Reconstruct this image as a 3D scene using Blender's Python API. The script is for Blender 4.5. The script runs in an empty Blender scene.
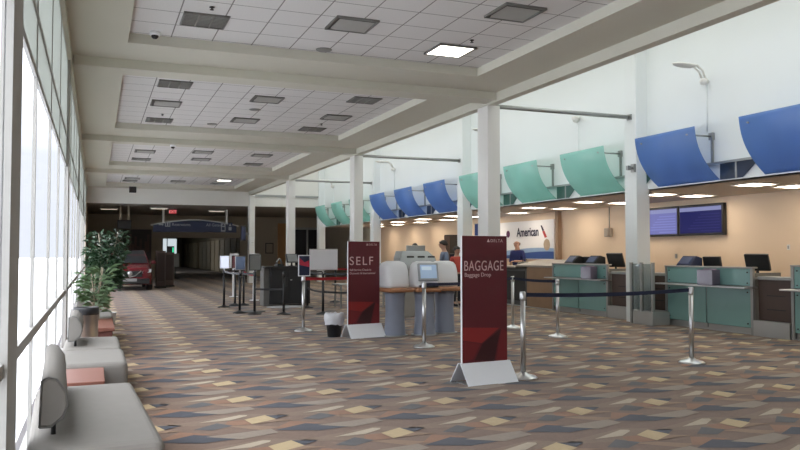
import bpy, bmesh, math, random
from mathutils import Vector, Matrix
random.seed(7)
C = bpy.context.scene.collection
SC = bpy.context.scene
PI = math.pi

# ------------------------------------------------------------------ materials
MATS = {}
def mat(name, col, rough=0.6, metal=0.0, var=0.06, scale=6.0, emit=None, estr=0.0, spec=0.5, bump=0.0, alpha=1.0, sheen=0.0):
    if name in MATS: return MATS[name]
    m = bpy.data.materials.new(name); m.use_nodes = True
    nt = m.node_tree; b = nt.nodes['Principled BSDF']
    b.inputs['Roughness'].default_value = rough; b.inputs['Metallic'].default_value = metal
    b.inputs['Specular IOR Level'].default_value = spec
    if sheen: b.inputs['Sheen Weight'].default_value = sheen
    tc = nt.nodes.new('ShaderNodeTexCoord'); n = nt.nodes.new('ShaderNodeTexNoise')
    n.inputs['Scale'].default_value = scale; n.inputs['Detail'].default_value = 3
    nt.links.new(tc.outputs['Object'], n.inputs['Vector'])
    r = nt.nodes.new('ShaderNodeMix'); r.data_type = 'RGBA'
    r.inputs['A'].default_value = tuple(c * (1 - var) for c in col) + (1,)
    r.inputs['B'].default_value = tuple(min(1, c * (1 + var)) for c in col) + (1,)
    nt.links.new(n.outputs['Fac'], r.inputs['Factor']); nt.links.new(r.outputs['Result'], b.inputs['Base Color'])
    if bump:
        bp = nt.nodes.new('ShaderNodeBump'); bp.inputs['Strength'].default_value = bump; bp.inputs['Distance'].default_value = 0.01
        n2 = nt.nodes.new('ShaderNodeTexNoise'); n2.inputs['Scale'].default_value = scale * 20
        nt.links.new(tc.outputs['Object'], n2.inputs['Vector'])
        nt.links.new(n2.outputs['Fac'], bp.inputs['Height']); nt.links.new(bp.outputs['Normal'], b.inputs['Normal'])
    if emit:
        b.inputs['Emission Color'].default_value = tuple(emit) + (1,); b.inputs['Emission Strength'].default_value = estr
    MATS[name] = m
    return m

def glass_mat(name, tint, gloss=0.08, rough=0.02, translucent=0.0, tcol=None):
    """thin sheet: transparent + a little reflection, optionally milky"""
    if name in MATS: return MATS[name]
    m = bpy.data.materials.new(name); m.use_nodes = True
    nt = m.node_tree; nt.nodes.clear()
    out = nt.nodes.new('ShaderNodeOutputMaterial'); tr = nt.nodes.new('ShaderNodeBsdfTransparent')
    tr.inputs['Color'].default_value = tuple(tint) + (1,)
    gl = nt.nodes.new('ShaderNodeBsdfGlossy'); gl.inputs['Roughness'].default_value = rough
    mx = nt.nodes.new('ShaderNodeMixShader'); mx.inputs['Fac'].default_value = gloss
    src = tr
    if translucent:
        tl = nt.nodes.new('ShaderNodeBsdfTranslucent'); tl.inputs['Color'].default_value = tuple(tcol or tint) + (1,)
        df = nt.nodes.new('ShaderNodeBsdfDiffuse'); df.inputs['Color'].default_value = tuple(tcol or tint) + (1,)
        m0 = nt.nodes.new('ShaderNodeMixShader'); m0.inputs['Fac'].default_value = 0.45
        nt.links.new(tl.outputs[0], m0.inputs[1]); nt.links.new(df.outputs[0], m0.inputs[2])
        m1 = nt.nodes.new('ShaderNodeMixShader'); m1.inputs['Fac'].default_value = translucent
        nt.links.new(tr.outputs[0], m1.inputs[1]); nt.links.new(m0.outputs[0], m1.inputs[2]); src = m1
    nt.links.new(src.outputs[0], mx.inputs[1]); nt.links.new(gl.outputs[0], mx.inputs[2])
    nt.links.new(mx.outputs[0], out.inputs['Surface'])
    MATS[name] = m
    return m

def tile_mat(name, col, line, step, x0, y0, lw=0.018):
    m = bpy.data.materials.new(name); m.use_nodes = True; nt = m.node_tree; b = nt.nodes['Principled BSDF']
    b.inputs['Roughness'].default_value = 0.9
    g = nt.nodes.new('ShaderNodeNewGeometry'); s = nt.nodes.new('ShaderNodeSeparateXYZ'); nt.links.new(g.outputs['Position'], s.inputs[0])
    def M(op, a, bb):
        n = nt.nodes.new('ShaderNodeMath'); n.operation = op
        for i, v in enumerate((a, bb)):
            if hasattr(v, 'is_output'): nt.links.new(v, n.inputs[i])
            else: n.inputs[i].default_value = v
        return n.outputs[0]
    def axis(o, c0): return M('LESS_THAN', M('MODULO', M('SUBTRACT', o, c0 - 100 * step), step), lw)
    k = M('MAXIMUM', axis(s.outputs['X'], x0), axis(s.outputs['Y'], y0))
    n = nt.nodes.new('ShaderNodeTexNoise'); n.inputs['Scale'].default_value = 40; nt.links.new(g.outputs['Position'], n.inputs['Vector'])
    r0 = nt.nodes.new('ShaderNodeMix'); r0.data_type = 'RGBA'
    r0.inputs['A'].default_value = tuple(c * .93 for c in col) + (1,); r0.inputs['B'].default_value = tuple(min(1, c * 1.05) for c in col) + (1,)
    nt.links.new(n.outputs['Fac'], r0.inputs['Factor'])
    r = nt.nodes.new('ShaderNodeMix'); r.data_type = 'RGBA'; nt.links.new(k, r.inputs['Factor'])
    nt.links.new(r0.outputs['Result'], r.inputs['A']); r.inputs['B'].default_value = tuple(line) + (1,)
    nt.links.new(r.outputs['Result'], b.inputs['Base Color'])
    MATS[name] = m
    return m

# ------------------------------------------------------------------ mesh helper
class MB:
    def __init__(s): s.v = []; s.f = []; s.mi = []; s.sm = []
    def add(s, vs, fs, mi=0, smooth=False):
        o = len(s.v); s.v += [tuple(v) for v in vs]
        for f in fs: s.f.append(tuple(i + o for i in f)); s.mi.append(mi); s.sm.append(smooth)
        return s
    def box(s, x0, x1, y0, y1, z0, z1, mi=0, M=None):
        vs = [Vector((x, y, z)) for z in (z0, z1) for y in (y0, y1) for x in (x0, x1)]
        if M: vs = [M @ v for v in vs]
        return s.add(vs, [(0, 2, 3, 1), (4, 5, 7, 6), (0, 1, 5, 4), (2, 6, 7, 3), (0, 4, 6, 2), (1, 3, 7, 5)], mi)
    def quad(s, a, b, c, d, mi=0): return s.add([a, b, c, d], [(0, 1, 2, 3)], mi)
    def poly(s, pts, mi=0): return s.add(pts, [tuple(range(len(pts)))], mi)
    def prism(s, pts, off, mi=0, smooth=False):
        """closed planar outline extruded by vector off"""
        n = len(pts); off = Vector(off); a = [Vector(p) for p in pts]; b = [p + off for p in a]
        fs = [tuple(range(n - 1, -1, -1)), tuple(range(n, 2 * n))]
        s.add(a + b, fs, mi)
        o = len(s.v) - 2 * n
        for i in range(n):
            j = (i + 1) % n
            s.f.append((o + i, o + j, o + n + j, o + n + i)); s.mi.append(mi); s.sm.append(smooth)
        return s
    def rings(s, rings, mi=0, cap=True, smooth=True):
        n = len(rings[0]); o = len(s.v)
        for r in rings: s.v += [tuple(p) for p in r]
        for k in range(len(rings) - 1):
            for i in range(n):
                j = (i + 1) % n
                s.f.append((o + k * n + i, o + k * n + j, o + (k + 1) * n + j, o + (k + 1) * n + i)); s.mi.append(mi); s.sm.append(smooth)
        if cap:
            s.f.append(tuple(o + i for i in range(n - 1, -1, -1))); s.mi.append(mi); s.sm.append(False)
            e = o + (len(rings) - 1) * n
            s.f.append(tuple(e + i for i in range(n))); s.mi.append(mi); s.sm.append(False)
        return s
    def lathe(s, prof, c=(0, 0, 0), n=20, mi=0, ex=1.0, ey=1.0):
        return s.rings([[(c[0] + r * ex * math.cos(2 * PI * i / n), c[1] + r * ey * math.sin(2 * PI * i / n), c[2] + z) for i in range(n)] for r, z in prof], mi)
    def tube(s, p, r, n=8, mi=0):
        p = [Vector(q) for q in p]; rs = []
        up = Vector((0, 0, 1))
        for i, q in enumerate(p):
            d = (p[min(i + 1, len(p) - 1)] - p[max(i - 1, 0)]).normalized()
            u = d.cross(up) if abs(d.z) < .95 else d.cross(Vector((0, 1, 0)))
            u.normalize(); w = u.cross(d).normalized()
            rr = r[i] if isinstance(r, (list, tuple)) else r
            rs.append([q + (u * math.cos(2 * PI * k / n) + w * math.sin(2 * PI * k / n)) * rr for k in range(n)])
        return s.rings(rs, mi)
    def build(s, name, mats, parent=None, bevel=0.0, seg=2):
        me = bpy.data.meshes.new(name); me.from_pydata(s.v, [], s.f)
        mats = mats if isinstance(mats, (list, tuple)) else [mats]
        for m in mats: me.materials.append(m)
        for p, mi, sm in zip(me.polygons, s.mi, s.sm): p.material_index = mi; p.use_smooth = sm
        bm = bmesh.new(); bm.from_mesh(me); bmesh.ops.recalc_face_normals(bm, faces=bm.faces); bm.to_mesh(me); bm.free()
        me.update()
        o = bpy.data.objects.new(name, me); C.objects.link(o)
        if parent: o.parent = parent
        if bevel:
            b = o.modifiers.new('bevel', 'BEVEL'); b.width = bevel; b.segments = seg; b.limit_method = 'ANGLE'; b.angle_limit = 0.6
        return o

def B(x0, x1, y0, y1, z0, z1, name, m, parent=None, bevel=0.0, seg=2): return MB().box(x0, x1, y0, y1, z0, z1).build(name, m, parent, bevel, seg)
def struct(o): o['kind'] = 'structure'; return o
def tag(o, label, cat, group=None, kind=None):
    o['label'] = label; o['category'] = cat
    if group: o['group'] = group
    if kind: o['kind'] = kind
    return o
def thing(name, label, cat, loc=(0, 0, 0), rz=0.0, group=None):
    o = bpy.data.objects.new(name, None); C.objects.link(o); o.empty_display_size = .1
    o.location = loc; o.rotation_euler = (0, 0, rz)
    return tag(o, label, cat, group)
def dup(root, loc, rz, label, group=None):
    r = root.copy(); C.objects.link(r); r.location = loc; r.rotation_euler = (0, 0, rz); r['label'] = label
    if group: r['group'] = group
    for ch in list(root.children):
        c = ch.copy(); C.objects.link(c); c.parent = r
        for g in list(ch.children):
            d = g.copy(); C.objects.link(d); d.parent = c
    return r
def text(name, body, size, m, parent, loc, rot=(PI / 2, 0, 0), align='LEFT', ext=0.001, sx=1.0, bold=0.0, shear=0.0, space=1.0):
    cu = bpy.data.curves.new(name, 'FONT'); cu.body = body; cu.size = size; cu.align_x = align; cu.extrude = ext; cu.offset = bold; cu.space_character = space; cu.shear = shear
    cu.materials.append(m)
    tmp = bpy.data.objects.new(name, cu); me = bpy.data.meshes.new_from_object(tmp); me.name = name
    bpy.data.objects.remove(tmp); bpy.data.curves.remove(cu)
    o = bpy.data.objects.new(name, me); C.objects.link(o); o.parent = parent; o.location = loc; o.rotation_euler = rot; o.scale = (sx, 1, 1)
    return o

M_wall = mat('white wall paint', (.80, .83, .83), .7, var=.02, scale=1)
M_beige = mat('warm beige wall paint', (.78, .63, .47), .7, var=.03, scale=.8)
M_ceil = mat('olive grey ceiling paint', (.60, .585, .50), .8, var=.03, scale=1)
M_trim = mat('grey mullion metal', (.36, .35, .325), .6, .0)
M_col = mat('column paint', (.76, .75, .71), .6, var=.02, scale=1)
M_tile = tile_mat('acoustic ceiling tile', (.70, .69, .675), (.22, .21, .20), .61, .41, .3)
M_glass = glass_mat('clear glazing', (.94, .95, .97), .04)
M_opal = glass_mat('opal glazing', (.60, .62, .60), .04, .2, .9, (.50, .52, .50))
M_steel = mat('brushed steel', (.62, .62, .62), .3, 1.0, var=.04)
M_dsteel = mat('grey steel', (.38, .385, .375), .4, .7)
M_black = mat('black powder coat', (.018, .018, .02), .45)
M_dark = mat('dark recess', (.03, .028, .028), .7)
M_fab = mat('grey upholstery', (.215, .20, .18), .85, var=.06, scale=14, bump=.25)
M_white = mat('white plastic', (.87, .88, .90), .35, var=.02)
M_wood = mat('orange brown wood', (.46, .22, .11), .45, var=.25, scale=5)
M_tanw = mat('tan wood panel', (.30, .185, .11), .5, var=.15, scale=3)
M_bluegrey = mat('blue grey laminate', (.27, .30, .38), .45)
M_teal = mat('teal frosted glass panel', (.22, .40, .38), .25, var=.05, scale=2)
M_maroon = mat('maroon sign face', (.118, .013, .021), .4, var=.05)
M_red1 = mat('bright red facet', (.28, .02, .022), .4)
M_red2 = mat('mid red facet', (.18, .015, .02), .4)
M_red3 = mat('deep maroon facet', (.045, .008, .012), .4)
M_letter = mat('pale pink lettering', (.72, .52, .52), .5)
M_navy = mat('navy webbing', (.012, .018, .05), .8)
M_redbelt = mat('red webbing', (.35, .015, .02), .8)
M_terra = mat('red brown laminate', (.22, .085, .06), .4)
M_leaf = mat('green leaf', (.035, .075, .035), .45, var=.5, scale=9)
M_leaf2 = mat('pale green leaf', (.13, .21, .10), .45, var=.4, scale=9)
M_bark = mat('pale stem bark', (.42, .36, .27), .8)

# ------------------------------------------------------------------ floor
XW, XF = -.42, 11.2            # window plane, fascia plane
P = [mat('carpet mauve brown', (.185, .115, .078), .95, var=.22, scale=30, sheen=.11),
     mat('carpet cream', (.50, .375, .205), .95, var=.12, scale=30, sheen=.11),
     mat('carpet navy', (.050, .052, .068), .95, var=.2, scale=30, sheen=.11),
     mat('carpet pale grey', (.27, .215, .165), .95, var=.15, scale=30, sheen=.11),
     mat('carpet rust', (.265, .135, .075), .95, var=.15, scale=30, sheen=.11),
     mat('carpet tan', (.27, .170, .105), .95, var=.15, scale=30, sheen=.11),
     mat('carpet slate', (.088, .084, .085), .95, var=.2, scale=30, sheen=.11),
     mat('carpet bone', (.45, .37, .27), .95, var=.12, scale=30, sheen=.11),
     mat('carpet taupe', (.215, .145, .098), .95, var=.2, scale=30, sheen=.11)]
fl = MB()
fl.box(-.44, 14.5, -8, 50, -.2, 0, 0); fl.box(-.6, 14.5, 50, 96, -.2, 0, 0)
CELL = [(8, [(-.93, .02), (-.1, .30), (.28, .10), (-.25, -.12)]),
        (5, [(-.34, -.17), (-.14, -.20), (.10, -.36), (-.08, -.42)]),
        (4, [(-.30, .03), (-.15, .03), (-.12, -.17), (-.36, -.16)]),
        (4, [(-.92, -.47), (-.74, -.25), (-.50, -.41), (-.80, -.52)]),
        (6, [(-.62, -.20), (-.40, -.02), (-.28, -.17), (-.48, -.28)]),
        (2, [(-.95, -.555), (-.64, -.39), (-.28, -.65), (-.60, -.70)]),
        (3, [(-.56, -.50), (.00, -.41), (.03, -.56), (-.30, -.68)]),
        (7, [(-.55, .05), (-.15, .24), (-.06, .20), (-.28, .05)]),
        (8, [(-.08, .24), (.10, .14), (-.15, .05)]),
        (5, [(.09, -.05), (.27, -.14), (-.13, -.17)]),
        (2, [(.06, .14), (.26, .07), (.11, -.04)]),
        (1, [(-.15, .03), (.06, .15), (.12, -.05), (-.12, -.18)])]
for i in range(-6, 8):
    for j in range(-6, 46):
        cx, cy = 4.318 + .967 * i, 6.139 + 1.02 * j + .085 * i
        for k, (mi, pts) in enumerate(CELL):
            q = [(min(max(cx + x, -.43), 11.4), cy + y, .0008 + .0004 * k) for x, y in pts]
            if max(p[0] for p in q) - min(p[0] for p in q) < .05 or cy < -.5 or cy > 49: continue
            fl.poly(q, mi)
struct(fl.build('floor', P))

# outside ground, seen as glare through the glass
struct(B(-190, -.62, -60, 300, -.35, -.15, 'ground_outside', mat('pale concrete outside', (.78, .79, .82), .9)))

# ------------------------------------------------------------------ window wall
PY0, PSTEP = 4.30, 8.45
wy = [PY0 + PSTEP * k for k in range(-2, 5)]
for k in range(6):
    a, b = wy[k], wy[k + 1]
    m = MB()
    m.box(-.462, -.402, a, a + .52, 0, 4.5)                         # pilaster
    for t in (2.07, 4.1, 6.05): m.box(-.456, -.430, a + t, a + t + .05, 0, 4.5)
    m.box(-.455, -.422, a + .5, b, .87, .945)                         # rail
    m.box(-.455, -.43, a + .5, b, 2.84, 2.90); m.box(-.455, -.425, a + .5, b, 3.29, 3.325)
    m.box(-.50, -.43, a + .5, b, 0, .06)
    w = struct(m.build('window_%d' % (k + 1), M_trim))
    MB().box(-.445, -.437, a + .5, b, .945, 2.84).build('pane', M_glass, w)
    MB().box(-.445, -.437, a + .5, b, .06, .87).build('low_pane', M_glass, w)
    MB().box(-.445, -.437, a + .5, b, 2.9, 4.5).build('opal_pane', M_opal, w)
struct(B(-.55, -.38, -8, 39, 4.5, 4.66, 'trim_1', M_ceil))

# ------------------------------------------------------------------ ceiling with coffers
ZS, ZT, ZB = 4.65, 4.80, 4.50
BY = [13.0 + 8.6 * k for k in range(-2, 4)]      # near faces of the cross beams
c = MB()
CX0, CX1 = .41, 6.27
prev = -8.0
for k in range(0, len(BY)):
    y1 = BY[k] - (1.05 if k == 2 else 1.3); y0 = (BY[k - 1] + 1.15) if k else -7.5
    c.quad((-.5, prev, ZS), (7.3, prev, ZS), (7.3, y0, ZS), (-.5, y0, ZS))
    c.quad((-.5, y0, ZS), (CX0, y0, ZS), (CX0, y1, ZS), (-.5, y1, ZS)); c.quad((CX1, y0, ZS), (7.3, y0, ZS), (7.3, y1, ZS), (CX1, y1, ZS))
    for p, q in (((CX0, y0), (CX1, y0)), ((CX1, y0), (CX1, y1)), ((CX1, y1), (CX0, y1)), ((CX0, y1), (CX0, y0))):
        c.quad((*p, ZS), (*q, ZS), (*q, ZT), (*p, ZT))
    c.quad((CX0, y0, ZT), (CX1, y0, ZT), (CX1, y1, ZT), (CX0, y1, ZT), 1)
    prev = y1
c.quad((-.5, prev, ZS), (7.3, prev, ZS), (7.3, 39.3, ZS), (-.5, 39.3, ZS))
c.box(-.6, 7.42, -8, 39.3, 5.0, 5.1)
struct(c.build('ceiling', [M_ceil, M_tile]))
for k, y in enumerate(BY[1:-1]):
    struct(B(-.36, 7.25, y, y + .45, ZB, ZS + .03, 'trim_%d' % (k + 2), M_ceil))
e = MB(); e.box(7.24, 7.42, -8, 38.9, 4.47, 7.0)
struct(e.build('trim_7', M_ceil))

# columns and tie rods
CYS = [13.38 + 8.43 * k for k in range(4)]
for k, y in enumerate(CYS):
    o = struct(B(7.25, 7.53, y, y + .44, 0, 4.47, 'column', M_col, None, .012)); o['label'] = 'white square column under the ceiling beam'
    struct(B(10.9, 11.25, y, y + .40, 0, 7.0, 'column', M_wall, None, .012))
struct(B(7.25, 7.53, 4.95, 5.39, 0, 4.47, 'column', M_col, None, .012))
for k, y in enumerate(CYS[:3]):
    m = MB().tube([(7.5, y + .2, 4.50), (10.93, y + .2, 4.50)], .045, 10)
    t = tag(m.build('tie_rod', M_dsteel), ('grey tie rod above the skylit hall from the column by the baggage sign',
        'grey tie rod from the second white column behind the self service sign', 'grey tie rod from the third white column beyond the black podium')[k], 'rod', 'tie rods under the skylight')
    MB().box(10.87, 10.9, y + .13, y + .27, 4.44, 4.56).build('wall_bracket', M_dsteel, t)

# ------------------------------------------------------------------ service side: fascia, soffit, back wall
struct(B(XF, XF + .3, -8, 38.9, 2.9, 7.0, 'wall_right', M_wall))
f = MB(); f.box(XF + .01, 14.5, -8, 39.0, 2.9, 3.0)
struct(f.build('ceiling_service', mat('soffit paint', (.62, .58, .52), .8, var=.02)))
struct(B(14.35, 14.5, -8, 39.2, 0, 2.95, 'wall_service', M_beige))
struct(B(-.6, 14.5, -8.2, -8, 0, 7.0, 'wall_back', M_wall))
# skylight over the service strip
sk = MB()
for y in [-8 + 2.81 * k for k in range(17)]: sk.box(7.42, 11.2, y, y + .08, 6.95, 7.08)
sky = struct(sk.build('window_7', M_col)); MB().box(7.42, 11.2, -8, 39, 7.0, 7.008).build('roof_pane', glass_mat('tinted roof glazing', (.51, .515, .50), .04), sky)

# ------------------------------------------------------------------ far end
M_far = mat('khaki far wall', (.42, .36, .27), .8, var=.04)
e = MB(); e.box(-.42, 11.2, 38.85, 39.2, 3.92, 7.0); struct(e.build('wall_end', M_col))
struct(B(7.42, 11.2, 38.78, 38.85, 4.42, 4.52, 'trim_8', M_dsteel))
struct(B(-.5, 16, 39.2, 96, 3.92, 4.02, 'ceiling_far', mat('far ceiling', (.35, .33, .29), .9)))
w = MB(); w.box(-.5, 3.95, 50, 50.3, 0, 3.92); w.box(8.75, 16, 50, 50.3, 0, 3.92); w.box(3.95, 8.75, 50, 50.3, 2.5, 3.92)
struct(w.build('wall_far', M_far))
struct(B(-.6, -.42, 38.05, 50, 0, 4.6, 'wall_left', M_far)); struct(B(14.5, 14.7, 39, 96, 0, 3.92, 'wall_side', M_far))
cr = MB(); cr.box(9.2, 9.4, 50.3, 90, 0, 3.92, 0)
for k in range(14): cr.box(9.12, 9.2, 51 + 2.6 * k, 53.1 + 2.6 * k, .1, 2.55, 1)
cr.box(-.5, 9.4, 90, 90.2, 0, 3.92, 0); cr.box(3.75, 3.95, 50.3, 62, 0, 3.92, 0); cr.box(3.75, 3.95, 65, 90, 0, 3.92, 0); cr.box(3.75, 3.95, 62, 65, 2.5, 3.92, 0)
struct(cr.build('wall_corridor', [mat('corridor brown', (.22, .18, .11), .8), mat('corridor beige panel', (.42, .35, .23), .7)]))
# orange strip and dark glazed doors in the far wall beyond the podium
struct(B(11.25, 11.95, 49.9, 50, 0, 3.5, 'trim_9', mat('amber wood strip', (.5, .27, .10), .6)))
d = MB(); d.box(12.2, 12.35, 49.85, 50, 0, 3.2); d.box(13.2, 13.3, 49.85, 50, 0, 3.2); d.box(14.25, 14.4, 49.85, 50, 0, 3.2); d.box(12.2, 14.4, 49.85, 50, 3.1, 3.25)
dr = struct(d.build('door_1', M_dsteel)); MB().box(12.3, 14.3, 49.9, 49.96, .05, 3.15).build('dark_pane', mat('dark door glass', (.03, .03, .035), .1), dr)
fr = thing('picture_frame', 'small dark picture frame on the khaki wall beyond the white columns', 'picture', (10.7, 50, 1.85))
B(-.27, .27, -.04, 0, -.35, .35, 'frame', M_black, fr); B(-.21, .21, -.05, -.03, -.29, .29, 'print', M_far, fr)

mu = thing('wall_mural', 'large dark framed picture on the far wall behind the red car', 'picture', (2.4, 50, 1.1))
B(-.85, .85, -.08, 0, 0, 1.9, 'frame', mat('dark brown frame', (.05, .035, .03), .5), mu)
g = MB()
for i in range(10): g.box(-.75 + .15 * i, -.62 + .15 * i, -.1, -.07, .1 + .13 * ((i * 7) % 5), .7 + .15 * ((i * 3) % 7))
g.build('print', mat('dark red print', (.13, .07, .055), .5, var=.5, scale=4), mu)

# far ceiling strip lights
M_warm = mat('lit diffuser', (1, .95, .88), .5, emit=(1, .85, .68), estr=16)
M_dim = mat('dim lamp diffuser', (1, .95, .88), .5, emit=(1, .85, .65), estr=.9)
for k, (x, y) in enumerate(((.65, 43.4), (3.1, 41.9), (6.3, 43.4))):
    l = thing('ceiling_light', ('dim strip light on the far ceiling nearest the window wall', 'dim strip light on the far ceiling above the exit sign', 'dim strip light on the far ceiling above the blue overhead sign')[k], 'ceiling light', (x, y, 3.92), 0, 'dim strip lights beyond the bulkhead')
    B(-.45, .45, -.12, .12, -.06, 0, 'housing', M_col, l); B(-.40, .40, -.09, .09, -.075, -.058, 'diffuser', M_dim, l)

# ------------------------------------------------------------------ ceiling fittings
M_grille = mat('louvre grey', (.20, .20, .19), .5, .3)
M_gcell = mat('louvre silver', (.42, .42, .40), .4, .5)
def louvre(x, y, label):
    t = thing('louvre_light', label, 'ceiling light', (x, y, ZT), 0, 'unlit louvred ceiling lights')
    m = MB()
    for s in (-1, 1): m.box(s * .30 - .012, s * .30 + .012, -.31, .31, -.02, .05); m.box(-.31, .31, s * .30 - .012, s * .30 + .012, -.02, .05)
    m.box(-.3, .3, -.3, .3, -.004, .03)
    m.build('frame', M_grille, t)
    g = MB()
    for i in (-.1, .1): g.box(i - .008, i + .008, -.29, .29, -.018, -.004)
    for j in range(-4, 5): g.box(-.29, .29, j * .065 - .004, j * .065 + .004, -.016, -.004)
    g.build('louvre', M_gcell, t)
def vent(x, y, label):
    t = thing('air_vent', label, 'vent', (x, y, ZT), 0, 'square ceiling air vents')
    m = MB()
    for s in (-1, 1): m.box(s * .30 - .015, s * .30 + .015, -.31, .31, -.03, .04); m.box(-.31, .31, s * .30 - .015, s * .30 + .015, -.03, .04)
    m.build('frame', M_grille, t)
    B(-.29, .29, -.29, -.20, -.012, .01, 'slot', M_black, t); B(-.29, -.24, -.20, .29, -.012, .01, 'slot', M_black, t)
    MB().add([(-.24, -.20, -.004), (.29, -.20, -.004), (.29, .29, -.022), (-.24, .29, -.022)], [(0, 1, 2, 3)]).build('deflector', mat('vent deflector', (.38, .38, .36), .6), t)
bays = ('the nearest coffer', 'the second coffer', 'the third coffer', 'the farthest coffer')
L_ = [(1.39, 10.9, 0, 'the window side of '), (1.395, 15.27, 1, 'the near window side corner of '), (1.42, 19.57, 1, 'the far window side corner of '),
      (5.32, 15.36, 1, 'the near counter side corner of '), (5.29, 19.48, 1, 'the far counter side corner of '), (1.44, 27.9, 2, 'the far window side corner of '),
      (5.36, 27.95, 2, 'the far counter side corner of '), (1.41, 36.4, 3, 'the window side of '), (5.3, 36.3, 3, 'the counter side of ')]
for x, y, b, s in L_: louvre(x, y, 'grey unlit louvred light on ' + s + bays[b])
V_ = [(3.38, 10.3, 0, 'the middle of '), (5.28, 8.95, 0, 'the counter side of '), (1.395, 17.29, 1, 'the window side middle of '), (3.36, 16.03, 1, 'the near middle of '),
      (3.39, 18.78, 1, 'the far middle of '), (5.36, 17.54, 1, 'the counter side middle of '), (1.44, 25.7, 2, 'the window side of '), (3.2, 25.2, 2, 'the near middle of '),
      (3.38, 27.14, 2, 'the far middle of '), (5.14, 25.3, 2, 'the counter side of '), (1.46, 35.2, 3, 'the window side of '), (3.45, 35.8, 3, 'the middle of ')]
for x, y, b, s in V_: vent(x, y, 'square air vent in ' + s + bays[b])
for x, y, lb in ((5.297, 11.04, 'bright lit square ceiling panel in the nearest coffer'), (5.33, 34.6, 'small bright lit panel in the farthest coffer')):
    t = thing('lit_ceiling_panel', lb, 'ceiling light', (x, y, ZT))
    m = MB()
    for s in (-1, 1): m.box(s * .31 - .015, s * .31 + .015, -.32, .32, -.03, .03); m.box(-.32, .32, s * .31 - .015, s * .31 + .015, -.03, .03)
    m.build('frame', M_grille, t); B(-.295, .295, -.295, .295, -.02, 0, 'diffuser', mat('white lit diffuser', (1, 1, 1), .5, emit=(1, .95, .85), estr=5), t)
for x, y, lb in ((3.39, 11.77, 'round grey ceiling speaker beside the nearest cross beam'), (2.72, 19.67, 'round grey ceiling speaker at the far edge of the second coffer'), (3.35, 17.3, 'round grey ceiling speaker between two vents in the second coffer')):
    tag(MB().lathe([(.0, -.02), (.11, -.02), (.13, -.008), (.13, .01)], (x, y, ZT)).build('ceiling_speaker', mat('speaker grey', (.27, .27, .26), .6)), lb, 'speaker', 'round ceiling speakers')
for x, y, z, lb in ((.78, 11.77, ZT, 'dark dome security camera on the coffer corner by the windows'), (1.95, 21.75, ZB, 'small dome camera under the second cross beam')):
    t = thing('ceiling_camera', lb, 'camera', (x, y, z)); MB().lathe([(.075, 0), (.075, -.05), (.06, -.055)]).build('housing', M_white, t); MB().lathe([(.055, -.05), (.05, -.08), (.03, -.1), (.001, -.108)]).build('dome', M_black, t)
for x, y, lb in ((1.405, 10.28, 'small dark sprinkler beyond the louvred light of the nearest coffer'), (5.36, 10.39, 'small dark sprinkler near the lit ceiling panel'), (5.3, 18.6, 'small dark sprinkler on the counter side of the second coffer'), (1.43, 18.7, 'small dark sprinkler on the window side of the second coffer')):
    tag(MB().lathe([(.035, 0), (.035, -.008), (.01, -.012), (.01, -.03), (.028, -.034), (.028, -.04)], (x, y, ZT), 12).build('sprinkler', M_dark), lb, 'sprinkler', 'ceiling sprinklers')
pb = thing('ceiling_projector', 'small dark box fixed beside the end beam near the windows', 'fixture', (1.6, 37.9, ZS)); B(-.16, .16, -.1, .1, -.28, 0, 'housing', M_dark, pb, .02)

# lit troffers in the service soffit
for k in range(11):
    for r, x in enumerate((12.35, 13.45)):
        y = 8.75 + 2.79 * k
        t = thing('soffit_light', 'lit square soffit light in the %s row, %s from the near end' % (('front', 'back')[r], ('first', 'second', 'third', 'fourth', 'fifth', 'sixth', 'seventh', 'eighth', 'ninth', 'tenth', 'eleventh')[k]), 'ceiling light', (x, y, 2.9), 0, 'lit soffit lights over the counters')
        m = MB()
        for s in (-1, 1): m.box(s * .30 - .015, s * .30 + .015, -.32, .32, -.02, .03); m.box(-.32, .32, s * .30 - .015, s * .30 + .015, -.02, .03)
        m.build('frame', M_col, t); B(-.29, .29, -.29, .29, -.012, .0, 'diffuser', M_warm, t)

# ------------------------------------------------------------------ curved acrylic canopies on the fascia
M_blue = glass_mat('blue acrylic', (.30, .47, .82), .05, .4, .6, (.30, .48, .80))
M_green = glass_mat('sea green acrylic', (.66, .92, .87), .05, .25, .55, (.56, .84, .78))
M_smb = glass_mat('blue shade tint', (.30, .36, .50), .05, .3, .45, (.10, .15, .26))  # this and the next colour the added shade sheets below the canopy rails
M_smg = glass_mat('green shade tint', (.42, .62, .57), .05, .3, .45, (.20, .38, .34))
prof = []
for i in range(15):
    t = i / 14.0
    prof.append((10.55 + (XF - .03 - 10.55) * (t ** 1.25), 3.92 - (3.92 - 2.90) * (1 - (1 - t) ** 1.25)))
def prof_pts(t):
    x = 10.55 + (XF - .04 - 10.55) * (.18 * t + .82 * t ** 2.4); z = 3.92 - 1.0 * (t ** .96)
    return x, z
names_g = ['green', 'blue']
canopy_lab = ['blue curved canopy nearest the camera, cut by the picture edge', 'blue curved canopy over the counter with the flight screens', 'sea green curved canopy just past the first wall column',
    'sea green curved canopy over the grey wall phone', 'sea green curved canopy partly hidden by the big column behind the baggage sign',
    'blue curved canopy just past the second wall column', 'blue curved canopy in the middle of the farther blue three', 'blue curved canopy beside the second white column',
    'sea green curved canopy hidden behind the second white column', 'sea green curved canopy second from the far end', 'sea green curved canopy at the far end of the fascia']
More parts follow.
